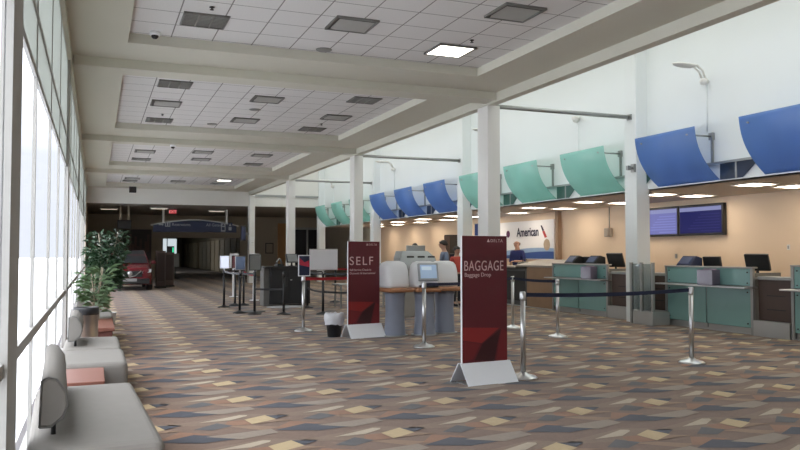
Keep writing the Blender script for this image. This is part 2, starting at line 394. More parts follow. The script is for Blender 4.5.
for k in range(11):
    y1 = 10.2 + 2.795 * k; y0 = y1 - 1.72
    blue = k in (0, 1, 5, 6, 7)
    t = thing('curved_canopy', canopy_lab[k], 'canopy panel', (XF, y0, 2.9), 0, 'curved acrylic canopies on the fascia')
    m = MB(); a = []; n = 16
    for i in range(n + 1):
        x, z = prof_pts(i / n); a.append((x - XF, z - 2.9))
    vs = []
    for x, z in a: vs += [(x, 0, z), (x, 1.72, z), (x + .012, 0, z + .004), (x + .012, 1.72, z + .004)]
    fs = []
    for i in range(n):
        o = 4 * i; fs += [(o, o + 1, o + 5, o + 4), (o + 2, o + 6, o + 7, o + 3), (o, o + 4, o + 6, o + 2), (o + 1, o + 3, o + 7, o + 5)]
    fs += [(0, 2, 3, 1), (4 * n, 4 * n + 1, 4 * n + 3, 4 * n + 2)]
    m.add(vs, fs, 0, True).build('panel', M_blue if blue else M_green, t)
    for s, yy in (('near', .2), ('far', 1.52)):
        x, z = prof_pts(.12)
        MB().tube([(x - XF - .03, yy, z - 2.9), (-.0, yy, z - 2.9)], .018, 8).build('standoff_rod', M_dsteel, t)
        B(-.06, 0, yy - .05, yy + .05, z - 2.97, z - 2.83, 'wall_plate', M_dsteel, t)
        B(-.04, 0, yy - .02, yy + .02, .36, z - 2.9, 'upright', M_dsteel, t)
    B(-.05, 0, -.98, 1.6, .33, .375, 'rail', M_dsteel, t)
    MB().prism([(-.03, -.95, .33), (-.03, 0, .33), (-.03, 0, .02), (-.03, -.55, .02)], (.008, 0, 0)).build('shade_sheet', M_smb if blue else M_smg, t)  # added tinted sheet in the shape of the canopy's coloured shade below the rail
    B(-.04, -.022, -.42, -.38, .02, .33, 'mullion', M_dsteel, t)

# wall lamps in the skylit strip
lamp_lab = ['white curved wall lamp high on the white wall above the nearer blue canopies', 'white curved wall lamp hidden behind the big white column', 'white curved wall lamp above the farther blue canopies', 'white curved wall lamp at the far end of the white wall']
for k in range(4):
    t = thing('wall_lamp', lamp_lab[k], 'wall lamp', (XF, 11.6 + 8.45 * k, 4.9), 0, 'wall lamps under the skylight')
    MB().lathe([(.0, -.08), (.07, -.06), (.09, 0), (.07, .05), (0, .06)], (-.08, 0, 0), 14).build('base', M_col, t)
    for s in (-1, 1): MB().tube([(-.08, s * .04, .03), (-.16, s * .05, .2), (-.3, s * .05, .29), (-.42, s * .04, .30)], .022, 8).build('arm', M_col, t)
    MB().rings([[(-.3 - .55 * u, .13 * w * math.cos(2 * PI * i / 14), .27 + .02 * u + .045 * w * math.sin(2 * PI * i / 14)) for i in range(14)] for u, w in ((0, .25), (.15, .8), (.45, 1.), (.8, .85), (1, .2))]).build('lamp_head', M_col, t)
    MB().tube([(-.02, 0, -.08), (-.02, 0, -1.0)], .012, 6).build('conduit', M_wall, t)
t = thing('wall_sensor', 'small grey sensor with a cable on the white wall under the first tie rod', 'sensor', (XF, 15.9, 4.85))
MB().lathe([(.0, -.1), (.06, -.06), (.1, .02), (.1, .06)], (-.1, 0, 0), 12).build('housing', M_col, t); MB().tube([(-.03, 0, -.1), (-.03, 0, -1.3)], .01, 6).build('conduit', M_wall, t)
for y, z, lb in ((13.3, 3.36, 'small grey spotlight bracket beside the wall column'), (10.0, 3.5, 'small grey spotlight bracket between the two nearer blue canopies')):
    x = 10.9 if y > 13 else XF
    t = thing('bracket_lamp', lb, 'bracket', (x, y + (.15 if y > 13 else 0), z)); B(-.05, 0, -.06, .06, -.09, .09, 'plate', M_dsteel, t); MB().tube([(-.05, 0, 0), (-.16, 0, 0)], .03, 8).build('arm', M_dsteel, t); B(-.2, -.12, -.035, .035, -.05, .05, 'head', M_dsteel, t, .01)

# ------------------------------------------------------------------ plinths, partitions between counters
M_plinth = mat('stainless plinth', (.50, .50, .49), .35, .6, var=.05, scale=2)
M_brown = mat('dark brown laminate', (.075, .045, .035), .4, var=.1)
pl = MB(); pl.box(11.25, 12.3, -2, 32, 0, .02)
for a, b in ((9.78, 10.56), (12.92, 13.3), (13.9, 14.83)): pl.box(11.2, 11.5, a, b, 0, .28)
struct(pl.build('baseboard_service', M_plinth))
for y0, y1, lb in ((9.78, 10.55, 'dark brown low partition with a grey cap beside the nearest full counter'), (13.95, 14.82, 'dark brown low partition with a grey cap beyond the first wall column'), (12.93, 13.6, 'narrow dark brown partition seen through the glass screen')):
    t = thing('low_partition', lb, 'partition', (11.33, y0, .28)); L = y1 - y0
    B(0, .06, 0, L, 0, .74, 'panel', M_brown, t); B(-.03, .30, 0, L, .74, .80, 'cap', M_dsteel, t, .01)
    for k in range(2): B(-.006, 0, L * .5 - .2, L * .5 + .2, .2 + .25 * k, .215 + .25 * k, 'groove', M_dark, t)
M_scr = glass_mat('screen glass', (.72, .76, .76), .08)
t = thing('glass_screen', 'low clear glass screen with grey posts in front of the wall column', 'glass screen', (10.80, 12.76, 0))
B(-.06, .4, -.02, .60, 0, .28, 'curb', M_plinth, t, .01)
for y in (.02, .37, .70): B(-.03, .03, y - .03, y + .03, .28 if y < .5 else 0, 1.31, 'post', M_dsteel, t, .005)
for y in (.05, .40): B(-.006, .006, y, y + .28, .30, 1.28, 'pane', M_scr, t)

# ------------------------------------------------------------------ teal counters
M_paper = mat('white paper', (.8, .8, .78), .7)
M_acr = glass_mat('tinted acrylic', (.55, .50, .62), .08, .1, .5, (.38, .34, .44))
def counter(y0, y1, label, top=1.25, x=11.23):
    t = thing('service_counter', label, 'counter', (x, y0, 0), 0, 'teal glass service counters'); L = y1 - y0
    B(.06, .62, .05, L - .05, 0, 1.02, 'carcass', M_dsteel, t)
    B(.03, .7, .02, L - .02, 1.02, 1.06, 'worktop', M_dsteel, t, .008)
    h = L / 2
    for a, b in ((.07, h - .015), (h + .015, L - .07)): B(.0, .018, a, b, .13, .84, 'lower_panel', M_teal, t, .003)
    B(.0, .018, .07, L - .07, .90, top - .03, 'upper_panel', M_teal, t, .003)
    for y in (0, L - .06): B(-.01, .05, y, y + .06, 0, top, 'frame_post', M_dsteel, t, .006)
    B(.02, .05, h - .02, h + .02, .05, top - .05, 'frame_post', M_dsteel, t)
    B(-.02, .12, 0, L, top - .03, top, 'top_rail', M_dsteel, t, .006)
    B(-.24, .1, -.02, L + .04, .855, .885, 'shelf', M_steel, t, .008)
    B(.04, .06, .05, L - .05, .02, .12, 'kick_plate', M_plinth, t)
    for y in (.05, L - .05):
        B(.04, .72, y - .025, y + .025, 0, 1.14, 'side_panel', mat('counter end grey', (.20, .20, .19), .5), t)
    m = MB()
    for y in (.13, L - .13):
        for z in (.2, .78, .95, top - .1): m.tube([(-.012, y, z), (.0, y, z)], .014, 8)
    m.build('fixing_stud', M_black, t)
    return t
counter(10.58, 12.9, 'teal glass counter below the two flight screens', 1.25)
counter(14.85, 17.2, 'teal glass counter just past the first wall column', 1.25)
counter(7.4, 9.76, 'teal glass counter cut by the picture edge beside the brown partition', 1.3)
counter(23.4, 25.8, 'teal glass counter in the distance behind the check-in kiosks', 1.2)
counter(27.2, 29.6, 'farthest teal glass counter beyond the check-in kiosks', 1.2)

def brochure(x, y, z, label):
    t = thing('brochure_box', label, 'brochure holder', (x, y, z))
    MB().box(-.1, .1, -.2, .2, 0, .30).build('box', M_acr, t, .01)
    for k in range(3): B(-.07 + .05 * k, -.05 + .05 * k, -.16, .16, .01, .26 + .03 * k, 'leaflet', mat('mauve leaflet', (.42, .33, .40), .6), t)
brochure(11.06, 11.5, .888, 'mauve acrylic brochure box on the shelf of the counter below the screens')
brochure(11.06, 15.35, .888, 'mauve acrylic brochure box on the shelf of the counter past the wall column')
M_scrn_off = mat('dark screen', (.03, .035, .06), .2)
def desk_monitor(x, y, z, rz, label, w=.46, h=.32, tilt=.25, face=None):
    t = thing('desk_monitor', label, 'monitor', (x, y, z), rz)
    MB().lathe([(.1, 0), (.1, .012), (.03, .02), (.025, .12)], n=14).build('stand', M_black, t)
    R = Matrix.Translation((0, 0, .1 + h / 2)) @ Matrix.Rotation(tilt, 4, 'X')
    MB().box(-w / 2, w / 2, -.03, .03, -h / 2, h / 2, 0, R).build('casing', M_black, t, .012)
    MB().box(-w / 2 + .02, w / 2 - .02, -.034, -.028, -h / 2 + .02, h / 2 - .02, 0, R).build('screen', face or M_scrn_off, t)
    return t
desk_monitor(11.85, 11.05, 1.06, 1.9, 'black monitor with a tilted back at the near end of the counter below the screens', .46, .34, -.35)
desk_monitor(11.8, 12.15, 1.06, 1.7, 'black monitor behind the blue printer on the counter below the screens', .42, .28, -.2)
desk_monitor(11.85, 15.35, 1.06, 1.9, 'black tilted monitor on the counter past the wall column', .44, .36, -.4)
desk_monitor(11.8, 16.3, 1.06, 1.7, 'black monitor between the printers on the counter past the wall column', .5, .26, -.1)
desk_monitor(11.8, 24.2, 1.06, -1.2, 'dark monitor on the distant counter behind the kiosks', .46, .34)
def printer(x, y, z, label, m):
    t = thing('ticket_printer', label, 'printer', (x, y, z), -PI / 2); t.scale = (1, 1, 1.45)
    MB().prism([(-.2, -.18, 0), (-.2, .18, 0), (-.2, .18, .24), (-.2, .02, .27), (-.2, -.18, .13)], (.4, 0, 0)).build('body', m, t, .015)
    R = Matrix.Translation((0, -.085, .205)) @ Matrix.Rotation(.62, 4, 'X'); MB().box(-.15, .15, -.09, .07, -.004, .008, 0, R).build('cover', mat('slate blue cover', (.10, .13, .24), .3), t)
    B(-.14, .14, -.19, -.17, .03, .05, 'slot', M_black, t)
printer(11.55, 12.55, 1.06, 'dark blue ticket printer on the counter below the screens', mat('navy plastic', (.03, .04, .09), .4))
printer(11.6, 16.75, 1.06, 'black ticket printer at the far end of the counter past the wall column', M_black)
printer(11.6, 15.85, 1.06, 'black ticket printer beside the brochure box on the counter past the wall column', M_black)
pp = thing('paper_tray', 'white paper stack on the counter past the wall column', 'paper tray', (11.55, 15.5, 1.06)); B(-.14, .14, -.2, .2, 0, .03, 'tray', M_dsteel, pp); B(-.1, .1, -.15, .15, .03, .16, 'paper', M_paper, pp)

# flight screens
def flight_screen(y0, y1, label, col, head):
    t = thing('wall_mounted_screen', label, 'screen', (14.34, y0, 1.96)); L = y1 - y0
    B(-.12, 0, 0, L, 0, .79, 'bezel', M_black, t, .01)
    B(-.125, -.118, .05, L - .05, .06, .73, 'display', mat(label[:14] + ' display', (.01, .01, .012), .7, spec=.1, emit=col, estr=1), t)
    B(-.128, -.124, .05, L - .05, .62, .72, 'header_bar', mat(label[:14] + ' header', (.01, .01, .012), .7, spec=.1, emit=head, estr=1), t)
    m = MB()
    for i in range(7): m.box(-.128, -.124, .1, .1 + (L - .25) * (.5 + .07 * ((i * 5) % 6)), .10 + .07 * i, .125 + .07 * i)
    m.build('text_rows', mat(label[:14] + ' rows', (.01, .01, .012), .7, spec=.1, emit=tuple(min(1, c * 1.25 + .005) for c in col), estr=1), t)
flight_screen(15.82, 17.3, 'pale lavender flight screen beside the wall column', (.17, .18, .44), (.26, .28, .50))
flight_screen(14.28, 15.8, 'deep blue flight screen on the beige wall', (.012, .014, .10), (.24, .26, .46))
for y, z, lb in ((16.05, 1.43, 'small grey wall outlet under the flight screens'), (12.51, 1.64, 'small pale wall outlet at the near end of the beige wall')):
    t = thing('wall_outlet', lb, 'outlet', (14.35, y, z)); B(-.015, 0, -.04, .04, -.06, .06, 'plate', M_paper if z > 1.5 else M_dsteel, t, .004); B(-.02, -.012, -.02, .02, -.035, .035, 'socket', M_dsteel, t)
t = thing('wall_phone', 'grey wall phone on a cable on the beige wall past the wall column', 'phone', (14.35, 18.85, 2.0)); B(-.12, 0, -.14, .14, 0, .26, 'body', mat('putty plastic', (.42, .37, .31), .5), t, .02); B(-.17, -.12, -.11, -.04, .02, .24, 'handset', mat('putty plastic', (.42, .37, .31), .5), t, .015); MB().tube([(-.02, 0, .25), (-.02, 0, .9)], .012, 6).build('cable', M_dsteel, t)

# airline panel on the back wall
t = thing('wall_sign', 'white airline panel with a blue wave band on the beige wall', 'wall sign', (14.35, 21.75, 1.3))
B(-.06, 0, 0, 4.3, 0, 1.36, 'board', M_white, t)
m = MB(); n = 24; pts = [(-.066, 0.02, .02)] + [(-.066, .02 + 4.26 * i / n, .17 + .10 * math.sin(1.2 + 3.2 * i / n)) for i in range(n + 1)] + [(-.066, 4.28, .02)]
m.poly(pts).build('wave_band', mat('deep blue wave', (.035, .09, .30), .4), t)
pts2 = [(-.063, .02 + 4.26 * i / n, .17 + .10 * math.sin(1.2 + 3.2 * i / n)) for i in range(n + 1)] + [(-.063, .02 + 4.26 * i / n, .34 + .06 * math.sin(.6 + 4.2 * i / n)) for i in range(n, -1, -1)]
m = MB()
for i in range(n): m.quad(pts2[i], pts2[i + 1], pts2[2 * n - i], pts2[2 * n + 1 - i])
m.build('pale_wave', mat('pale blue wave', (.30, .45, .68), .4), t)
M_nl = mat('navy lettering', (.012, .015, .05), .4)
text('lettering', 'American', .44, M_nl, t, (-.07, 2.42, .82), (PI / 2, 0, -PI / 2), 'LEFT', .002, .86, .010)
MB().prism([(-.07, .82, 1.17), (-.07, .74, 1.17), (-.07, .60, 1.0), (-.07, .70, .97)], (-.004, 0, 0)).build('emblem', M_nl, t)
MB().prism([(-.07, .71, .96), (-.07, .59, .99), (-.07, .42, .76), (-.07, .56, .74)], (-.004, 0, 0)).build('emblem', mat('emblem red', (.5, .05, .05), .4), t)
MB().prism([(-.07, 3.05 + .13 * math.cos(2 * PI * i / 16), .92 + .13 * math.sin(2 * PI * i / 16)) for i in range(16)], (-.004, 0, 0)).build('round_emblem', mat('emblem plum', (.10, .02, .09), .4), t)
MB().prism([(-.062, .45 + .2 * math.cos(2 * PI * i / 16), .50 + .2 * math.sin(2 * PI * i / 16)) for i in range(16)], (-.003, 0, 0)).build('seal', mat('tan seal', (.45, .36, .26), .5), t)
struct(B(14.2, 14.35, 21.4, 21.55, .0, 2.9, 'trim_10', mat('tan post', (.36, .25, .17), .6)))
t = thing('wall_banner', 'narrow navy banner on the back wall beside the big column', 'banner', (14.33, 27.0, 1.5)); B(-.02, .0, 0, .55, 0, 1.2, 'cloth', mat('navy cloth', (.02, .05, .20), .8), t); MB().tube([(-.01, -.03, 1.2), (-.01, .58, 1.2)], .015, 8).build('pole', M_dsteel, t)
t = thing('wall_cabinet', 'tall dark cabinet at the end of the beige wall behind the kiosks', 'cabinet', (14.0, 29.2, 0)); B(0, .34, 0, .6, 0, 2.3, 'body', M_dark, t, .01); B(-.02, 0, .03, .57, .1, 2.25, 'door', M_brown, t)

# wooden service desk in front of the airline panel
t = thing('service_desk', 'tan wood service desk with a grey top below the airline panel', 'desk', (11.28, 17.3, 0))
B(.02, .7, 0, 1.3, 0, 1.12, 'wood_body', M_tanw, t, .01); B(.05, .75, 1.3, 4.6, 0, 1.08, 'grey_body', mat('desk grey', (.075, .075, .072), .5), t)
B(.03, .05, 1.45, 2.8, .15, 1.0, 'recess', M_dark, t)
MB().prism([(.0, -.02, 1.12), (.8, -.02, 1.28), (.8, -.02, 1.33), (.0, -.02, 1.17)], (0, 1.9, 0)).build('sloped_top', mat('desk top grey', (.32, .29, .26), .4), t)
B(0, .8, 1.88, 4.65, 1.08, 1.13, 'worktop', mat('desk top grey', (.32, .29, .26), .4), t, .01)
t = thing('desk_bag', 'black bag lying on the service desk beside the clerk in navy', 'bag', (11.7, 19.35, 1.13)); MB().rings([[(.14 * w * math.cos(2 * PI * i / 12), u, .07 + .07 * w * math.sin(2 * PI * i / 12)) for i in range(12)] for u, w in ((-.3, .2), (-.26, .8), (0, 1), (.26, .8), (.3, .2))]).build('body', M_black, t); MB().tube([(0, -.12, .12), (0, -.1, .2), (0, .1, .2), (0, .12, .12)], .012, 6).build('handle', M_black, t)
# ------------------------------------------------------------------ signs on the floor
M_foot = mat('white painted metal foot', (.82, .84, .88), .4, var=.02)
def floor_sign(label, loc, rz, W, H, big, small, bigsize, smallsize, sx):
    t = thing('floor_sign', label, 'sign', loc, rz)
    # tent shaped foot: two sloped plates
    f = MB()
    for s in (-1, 1): f.prism([(-W / 2 - .03, s * .20, 0), (-W / 2 - .03, s * .188, 0), (-W / 2 - .03, s * .012, .235), (-W / 2 - .03, s * .03, .235)], (W + .06, 0, 0))
    f.build('foot', M_foot, t)
    B(-W / 2 - .01, W / 2 + .01, -.10, .10, .0, .012, 'base_bar', M_dsteel, t)
    B(-W / 2, W / 2, -.014, .014, .22, H, 'panel_core', M_white, t)
    for s in (-1, 1):
        B(-W / 2 + .006, W / 2, s * .0142 - .001, s * .0142 + .001, .225, H - .004, 'face', M_maroon, t)
    y = -.0162; x0, x1, z0 = -W / 2 + .01, W / 2 - .004, .235
    def F(pts, m): MB().prism([(x0 + (x1 - x0) * a, y, z0 + .42 * b) for a, b in pts], (0, -.0008, 0)).build('facet', m, t)
    F([(0, .98), (.82, .92), (.42, .52), (0, .62)], M_red1)
    F([(0, .60), (.40, .50), (.22, .10), (0, .0)], M_red2)
    F([(.44, .50), (.86, .90), (.80, .60), (.70, .0), (.26, .06)], M_red3)
    F([(.82, .55), (.88, .9), (1, .80), (1, 0), (.74, 0)], M_red2)
    text('lettering', big, bigsize, M_letter, t, (-W / 2 + .025, y, H - .41 if len(big) > 5 else H - .425), sx=sx, space=1.08 if len(big) > 5 else 1.25)
    for i, s in enumerate(small):
        text('lettering', s, smallsize, M_letter, t, (-W / 2 + .035, y, (H - .48 if len(big) > 5 else H - .53) - i * .062))
    text('brand_lettering', 'DELTA', .05, M_letter, t, (W / 2 - .235, y, H - .075), sx=1.0, space=1.25)
    MB().prism([(W / 2 - .285, y, H - .075), (W / 2 - .245, y, H - .075), (W / 2 - .265, y, H - .035)], (0, -.001, 0)).build('emblem', M_letter, t)
    return t
floor_sign('tall maroon sign reading BAGGAGE on a white tent foot', (4.25, 7.95, 0), .105, .635, 1.71, 'BAGGAGE', ['Baggage Drop'], .168, .066, .69)
floor_sign('tall maroon sign reading SELF on a white tent foot', (4.50, 13.0, 0), .2, .66, 1.72, 'SELF', ['Self-Service Check-In', 'Domestic & International'], .215, .052, 1.02)

# ------------------------------------------------------------------ stanchions
def post(label, x, y, silver=True, h=1.04, group=None):
    t = thing('barrier_post', label, 'barrier post', (x, y, 0), 0, group or ('silver barrier posts' if silver else 'black barrier posts'))
    m = M_steel if silver else M_black
    MB().lathe([(.175, 0), (.175, .012), (.15, .03), (.06, .055), (.034, .075)], n=24).build('base', m, t)
    MB().lathe([(.031, .05), (.031, h - .09)], n=14).build('tube', m, t)
    MB().lathe([(.036, h - .1), (.038, h - .09), (.038, h - .015), (.03, h), (.001, h)], n=14).build('cassette', m, t)
    return t
def belt(t, to, z, m, h=.05, name='belt'):
    p = Vector((to[0] - t.location.x, to[1] - t.location.y, 0)); d = p.normalized(); nn = Vector((-d.y, d.x, 0)) * .002
    a, b = d * .03, p - d * .03; mb = MB(); n = 8; vs = []
    for i in range(n + 1):
        u = i / n; q = a.lerp(b, u); s = z - .03 * 4 * u * (1 - u) * min(1, p.length / 3)
        vs += [q + nn + Vector((0, 0, s - h / 2)), q - nn + Vector((0, 0, s - h / 2)), q - nn + Vector((0, 0, s + h / 2)), q + nn + Vector((0, 0, s + h / 2))]
    mb.rings([vs[4 * i:4 * i + 4] for i in range(n + 1)], smooth=False)
    return mb.build(name, m, t)
S1 = post('silver barrier post beside the baggage sign', 4.81, 8.01); S2 = post('silver barrier post in front of the teal counter below the screens', 7.61, 8.24)
S3 = post('silver barrier post in front of the counter past the wall column', 7.74, 11.69); S4 = post('silver barrier post behind the edge of the baggage sign', 7.83, 13.43)
S5 = post('silver barrier post in front of the check-in kiosks', 4.92, 11.24)
belt(S1, (7.61, 8.24), 1.0, M_navy); belt(S3, (7.83, 13.43), 1.0, M_navy); belt(S5, (7.83, 13.43), 1.0, M_navy)
BP = {}
for n, x, y, lb in (('A', 3.34, 21.5, 'black barrier post with a glowing white notice, farthest toward the windows'), ('B', 3.75, 22.12, 'black barrier post with a red and yellow notice'),
                    ('C', 3.39, 19.3, 'black barrier post nearest the camera of the notice group, with a blue notice'), ('D', 4.0, 22.15, 'black barrier post without a notice behind the empty notice frame'),
                    ('E', 3.67, 18.82, 'black barrier post with an empty black notice frame'), ('F', 4.32, 18.46, 'black barrier post in front of the black podium'),
                    ('G', 5.23, 18.16, 'black barrier post under the white notice board'), ('J', 5.44, 20.44, 'black barrier post behind the silver poster stand'), ('K', 6.9, 22.6, 'black barrier post in the distance beyond the white notice board'),
                    ('H', 6.0, 17.6, 'black barrier post hidden behind the self service sign')):
    BP[n] = post(lb, x, y, False, 1.05)
for a, b, zs, m in (('A', 'C', (1.0,), M_black), ('C', 'E', (1.0,), M_black), ('B', 'A', (1.0,), M_black), ('D', 'B', (1.0,), M_black), ('E', 'F', (.62,), M_black), ('E', 'D', (.97,), M_redbelt),
                    ('G', 'H', (1.0, .55), M_black), ('J', 'G', (1.0, .55), M_black), ('K', 'J', (1.0,), M_black)):
    for z in zs: belt(BP[a], BP[b].location, z, m, .05)
belt(BP['K'], (8.6, 22.0), 1.02, M_redbelt)
def holder(t, z, w, h, m, mf, rz=0, name='notice_frame', y=-.045):
    f = B(-w / 2, w / 2, y - .012, y + .012, z, z + h, name, mf, t, .004)
    B(-w / 2 + .018, w / 2 - .018, y - .015, y - .011, z + .018, z + h - .018, 'notice', m, f)
    B(-.015, .015, y, y + .05, z - .08, z + .1, 'clamp', mf, t)
    return f
M_lit = mat('lit notice', (.75, .80, .95), .4, emit=(.75, .82, 1), estr=.7)
holder(BP['A'], 1.08, .25, .36, M_lit, M_white); holder(BP['B'], 1.08, .22, .36, mat('red notice', (.20, .06, .07), .5, var=.4, scale=12), M_black)
holder(BP['C'], 1.08, .26, .36, mat('blue notice', (.20, .27, .42), .4, var=.2, scale=8), M_steel); holder(BP['E'], 1.08, .30, .40, mat('grey notice sheet', (.22, .23, .22), .3), M_black)
holder(BP['G'], 1.09, .72, .52, mat('pale grey notice sheet', (.80, .80, .83), .4, var=.02), M_steel, name='board_frame')
t = post('silver post carrying a small red and navy poster', 3.76, 14.42, True, 1.06, 'silver poster stands')
f = holder(t, 1.06, .24, .41, mat('navy poster', (.02, .03, .07), .4), M_white)
MB().prism([(-.1, -.062, 1.28), (.1, -.062, 1.24), (.1, -.062, 1.37), (0, -.062, 1.33), (-.1, -.062, 1.42)], (0, -.001, 0)).build('poster_wave', mat('poster red', (.45, .03, .06), .4), f)
belt(t, (5.35, 15.2), 1.01, M_redbelt, .06)
post('black barrier post hidden behind the maroon sign with a red belt', 5.35, 15.2, False, 1.05)
for x, y, lb in ((4.46, 26.6, 'thin white floor stand behind the glowing white notice'), (4.75, 24.4, 'thin white floor stand behind the empty notice frame')):
    t = thing('floor_stand', lb, 'stand', (x, y, 0)); MB().lathe([(.15, 0), (.15, .015), (.02, .03)], n=16).build('base', M_white, t); B(-.05, .05, -.02, .02, .02, 1.05, 'upright', M_white, t); B(-.15, .15, -.03, .0, 1.0, 1.5, 'notice', M_white, t)

# ------------------------------------------------------------------ waste bin with liner
t = thing('waste_bin', 'small black waste bin with a white liner bag beside the self service sign', 'bin', (4.02, 13.22, 0))
MB().lathe([(.12, 0), (.125, .02), (.155, .34), (.165, .34), (.165, .35)], n=20, ey=.85).build('bin_body', M_black, t)
random.seed(3); rr = []
for z, r in ((.22, .164), (.27, .172), (.33, .185), (.40, .182), (.43, .165), (.40, .14), (.3, .12)):
    rr.append([(r * (1 + random.uniform(-.05, .05)) * math.cos(2 * PI * i / 26), .87 * r * (1 + random.uniform(-.05, .05)) * math.sin(2 * PI * i / 26), z + random.uniform(-.015, .015)) for i in range(26)])
MB().rings(rr, cap=False).build('liner_bag', mat('white bin liner', (.70, .72, .76), .5), t)

# ------------------------------------------------------------------ check-in kiosks
M_kscr = mat('kiosk display', (.34, .46, .62), .3, emit=(.34, .46, .62), estr=.35)
M_bez = mat('kiosk bezel', (.40, .42, .45), .4)
def kiosk(label, x, y, rz, front=True, wide=.53):
    t = thing('check_in_kiosk', label, 'kiosk', (x, y, 0), rz, 'white hooded check-in kiosks')
    # curved pedestal: ellipse, waisted towards the top
    MB().rings([[(w * math.cos(2 * PI * i / 28), .16 + d * math.sin(2 * PI * i / 28), z) for i in range(28)] for z, w, d in ((0, .205, .17), (.03, .205, .17), (.2, .19, .155), (.45, .178, .145), (.7, .185, .16), (.80, .20, .19))]).build('pedestal', M_bluegrey, t)
    MB().rings([[(.25 * math.cos(2 * PI * i / 28), .16 + .21 * math.sin(2 * PI * i / 28), z) for i in range(28)] for z in (0, .02)]).build('floor_plate', M_dsteel, t)
    sh = MB().box(-.25, .25, -.14, .42, .80, .88).build('shelf', M_wood, t, .035, 4)
    # white hood: loaf shaped shell tapering upward
    rr = []
    for z, sx_, y0, y1 in ((.88, .238, -.03, .45), (.92, .243, -.05, .47), (1.05, .246, -.03, .46), (1.18, .243, .0, .44), (1.28, .228, .04, .42), (1.335, .19, .08, .38), (1.36, .12, .15, .32)):
        cx, cy, d = 0, (y0 + y1) / 2, (y1 - y0) / 2; ring = []
        for i in range(28):
            a = 2 * PI * i / 28; c_, s_ = math.cos(a), math.sin(a); e = .55
            ring.append((sx_ * wide / .53 * math.copysign(abs(c_) ** e, c_), cy + d * math.copysign(abs(s_) ** e, s_), z))
        rr.append(ring)
    MB().rings(rr).build('hood', M_white, t)
    s = -1 if front else 1
    R = Matrix.Translation((0, -.045 if front else .44, 1.16)) @ Matrix.Rotation(-.22 * (1 if front else -1), 4, 'X')
    b = MB().box(-.19, .19, -.03, .03, -.16, .16, 0, R).build('bezel', M_bez, t, .012)
    MB().box(-.155, .155, s * .034 - .003, s * .034 + .003, -.12, .13, 0, R).build('display', M_kscr, b)
    MB().box(-.13, .06, s * .04 - .003, s * .04 + .003, .03, .10, 0, R).build('display_panel', mat('display pale', (.55, .66, .78), .3, emit=(.55, .66, .78), estr=.35), b)
    yy = -.10 if front else .50
    B(-.17, .17, yy - .05, yy + .05, .885, .93, 'card_reader', M_black, t, .01)
    return t
kiosk('white hooded kiosk with a blank back beside the self service sign', 5.11, 12.80, .12, False)
kiosk('white hooded kiosk in the middle with a lit blue screen', 5.64, 12.74, -.10, True)
kiosk('white hooded kiosk with a blank back nearest the baggage sign', 6.16, 12.95, .0, False, .53)
t = thing('check_in_machine', 'grey sloped check-in machine with three dark slots behind the white kiosks', 'machine', (7.15, 17.0, 0), .1)
B(-.48, .48, -.3, .3, 0, 1.15, 'base_cabinet', M_dsteel, t, .02)
MB().prism([(-.55, -.35, 1.15), (.55, -.35, 1.15), (.5, -.2, 1.42), (.42, .0, 1.56), (-.3, .0, 1.56), (-.45, -.2, 1.40)], (0, .35, 0)).build('sloped_hood', mat('light grey casing', (.36, .38, .38), .4), t, .02)
for x in (-.26, .03, .31): B(x - .09, x + .09, -.365, -.34, 1.40, 1.44, 'slot', M_dark, t)
B(-.02, .5, .28, .33, 1.35, 1.70, 'monitor', M_dsteel, t, .01); B(.02, .46, .275, .285, 1.39, 1.66, 'display', mat('pale display', (.35, .36, .36), .3), t)

# ------------------------------------------------------------------ black podium
t = thing('podium_desk', 'black podium desk behind the black barrier posts', 'desk', (4.51, 21.6, 0))
B(.14, 1.32, 0, .7, .05, 1.08, 'cabinet', M_black, t, .01); B(-.02, .14, .1, .6, .0, 1.08, 'end_panel', mat('podium end grey', (.16, .16, .15), .5), t); B(-.05, 1.37, -.04, .74, 1.08, 1.13, 'top', M_black, t, .01)
B(.17, .65, -.012, 0, .55, 1.02, 'door', mat('podium panel', (.028, .028, .03), .35), t, .006); B(.69, 1.17, -.012, 0, .1, 1.02, 'door', mat('podium panel', (.028, .028, .03), .35), t, .006); MB().lathe([(.0, 0), (.03, .01), (.03, .03), (0, .04)], (.75, -.04, .72), 10).build('knob', M_steel, t)
desk_monitor(5.35, 21.9, 1.13, .5, 'grey monitor on the black podium desk', .42, .26, -.3, mat('grey display', (.30, .32, .33), .4))
t = thing('desk_phone', 'black desk phone on the black podium desk', 'phone', (4.98, 21.9, 1.13), .3); B(-.1, .1, -.1, .1, 0, .07, 'body', M_black, t, .01); MB().tube([(-.08, 0, .08), (-.06, 0, .16), (.0, 0, .22), (.06, 0, .16), (.08, 0, .08)], .03, 8).build('handset', M_dsteel, t)
for x, y, r, lb, m in ((5.05, 21.0, .62, 'pale oval mat under the black podium desk', mat('pale mat', (.45, .45, .45), .8)), (3.75, 19.6, .34, 'flat grey oval under the barrier posts', mat('grey floor disc', (.14, .14, .14), .8))):  # the darker one is only a flat grey oval on the floor
    tag(MB().lathe([(r, .006), (r, .014), (r - .02, .018), (.001, .018)], (x, y, 0), 28, 0, 1, .8).build('floor_oval', m), lb, 'mat', kind='thing')
t = thing('low_table', 'low grey table beside the self service sign in the distance', 'table', (6.9, 20.3, 0)); B(-.7, .7, -.35, .35, .62, .66, 'top', M_dsteel, t, .01)
for sx_ in (-.62, .62):
    for sy_ in (-.28, .28): B(sx_ - .02, sx_ + .02, sy_ - .02, sy_ + .02, 0, .62, 'leg', M_dsteel, t)

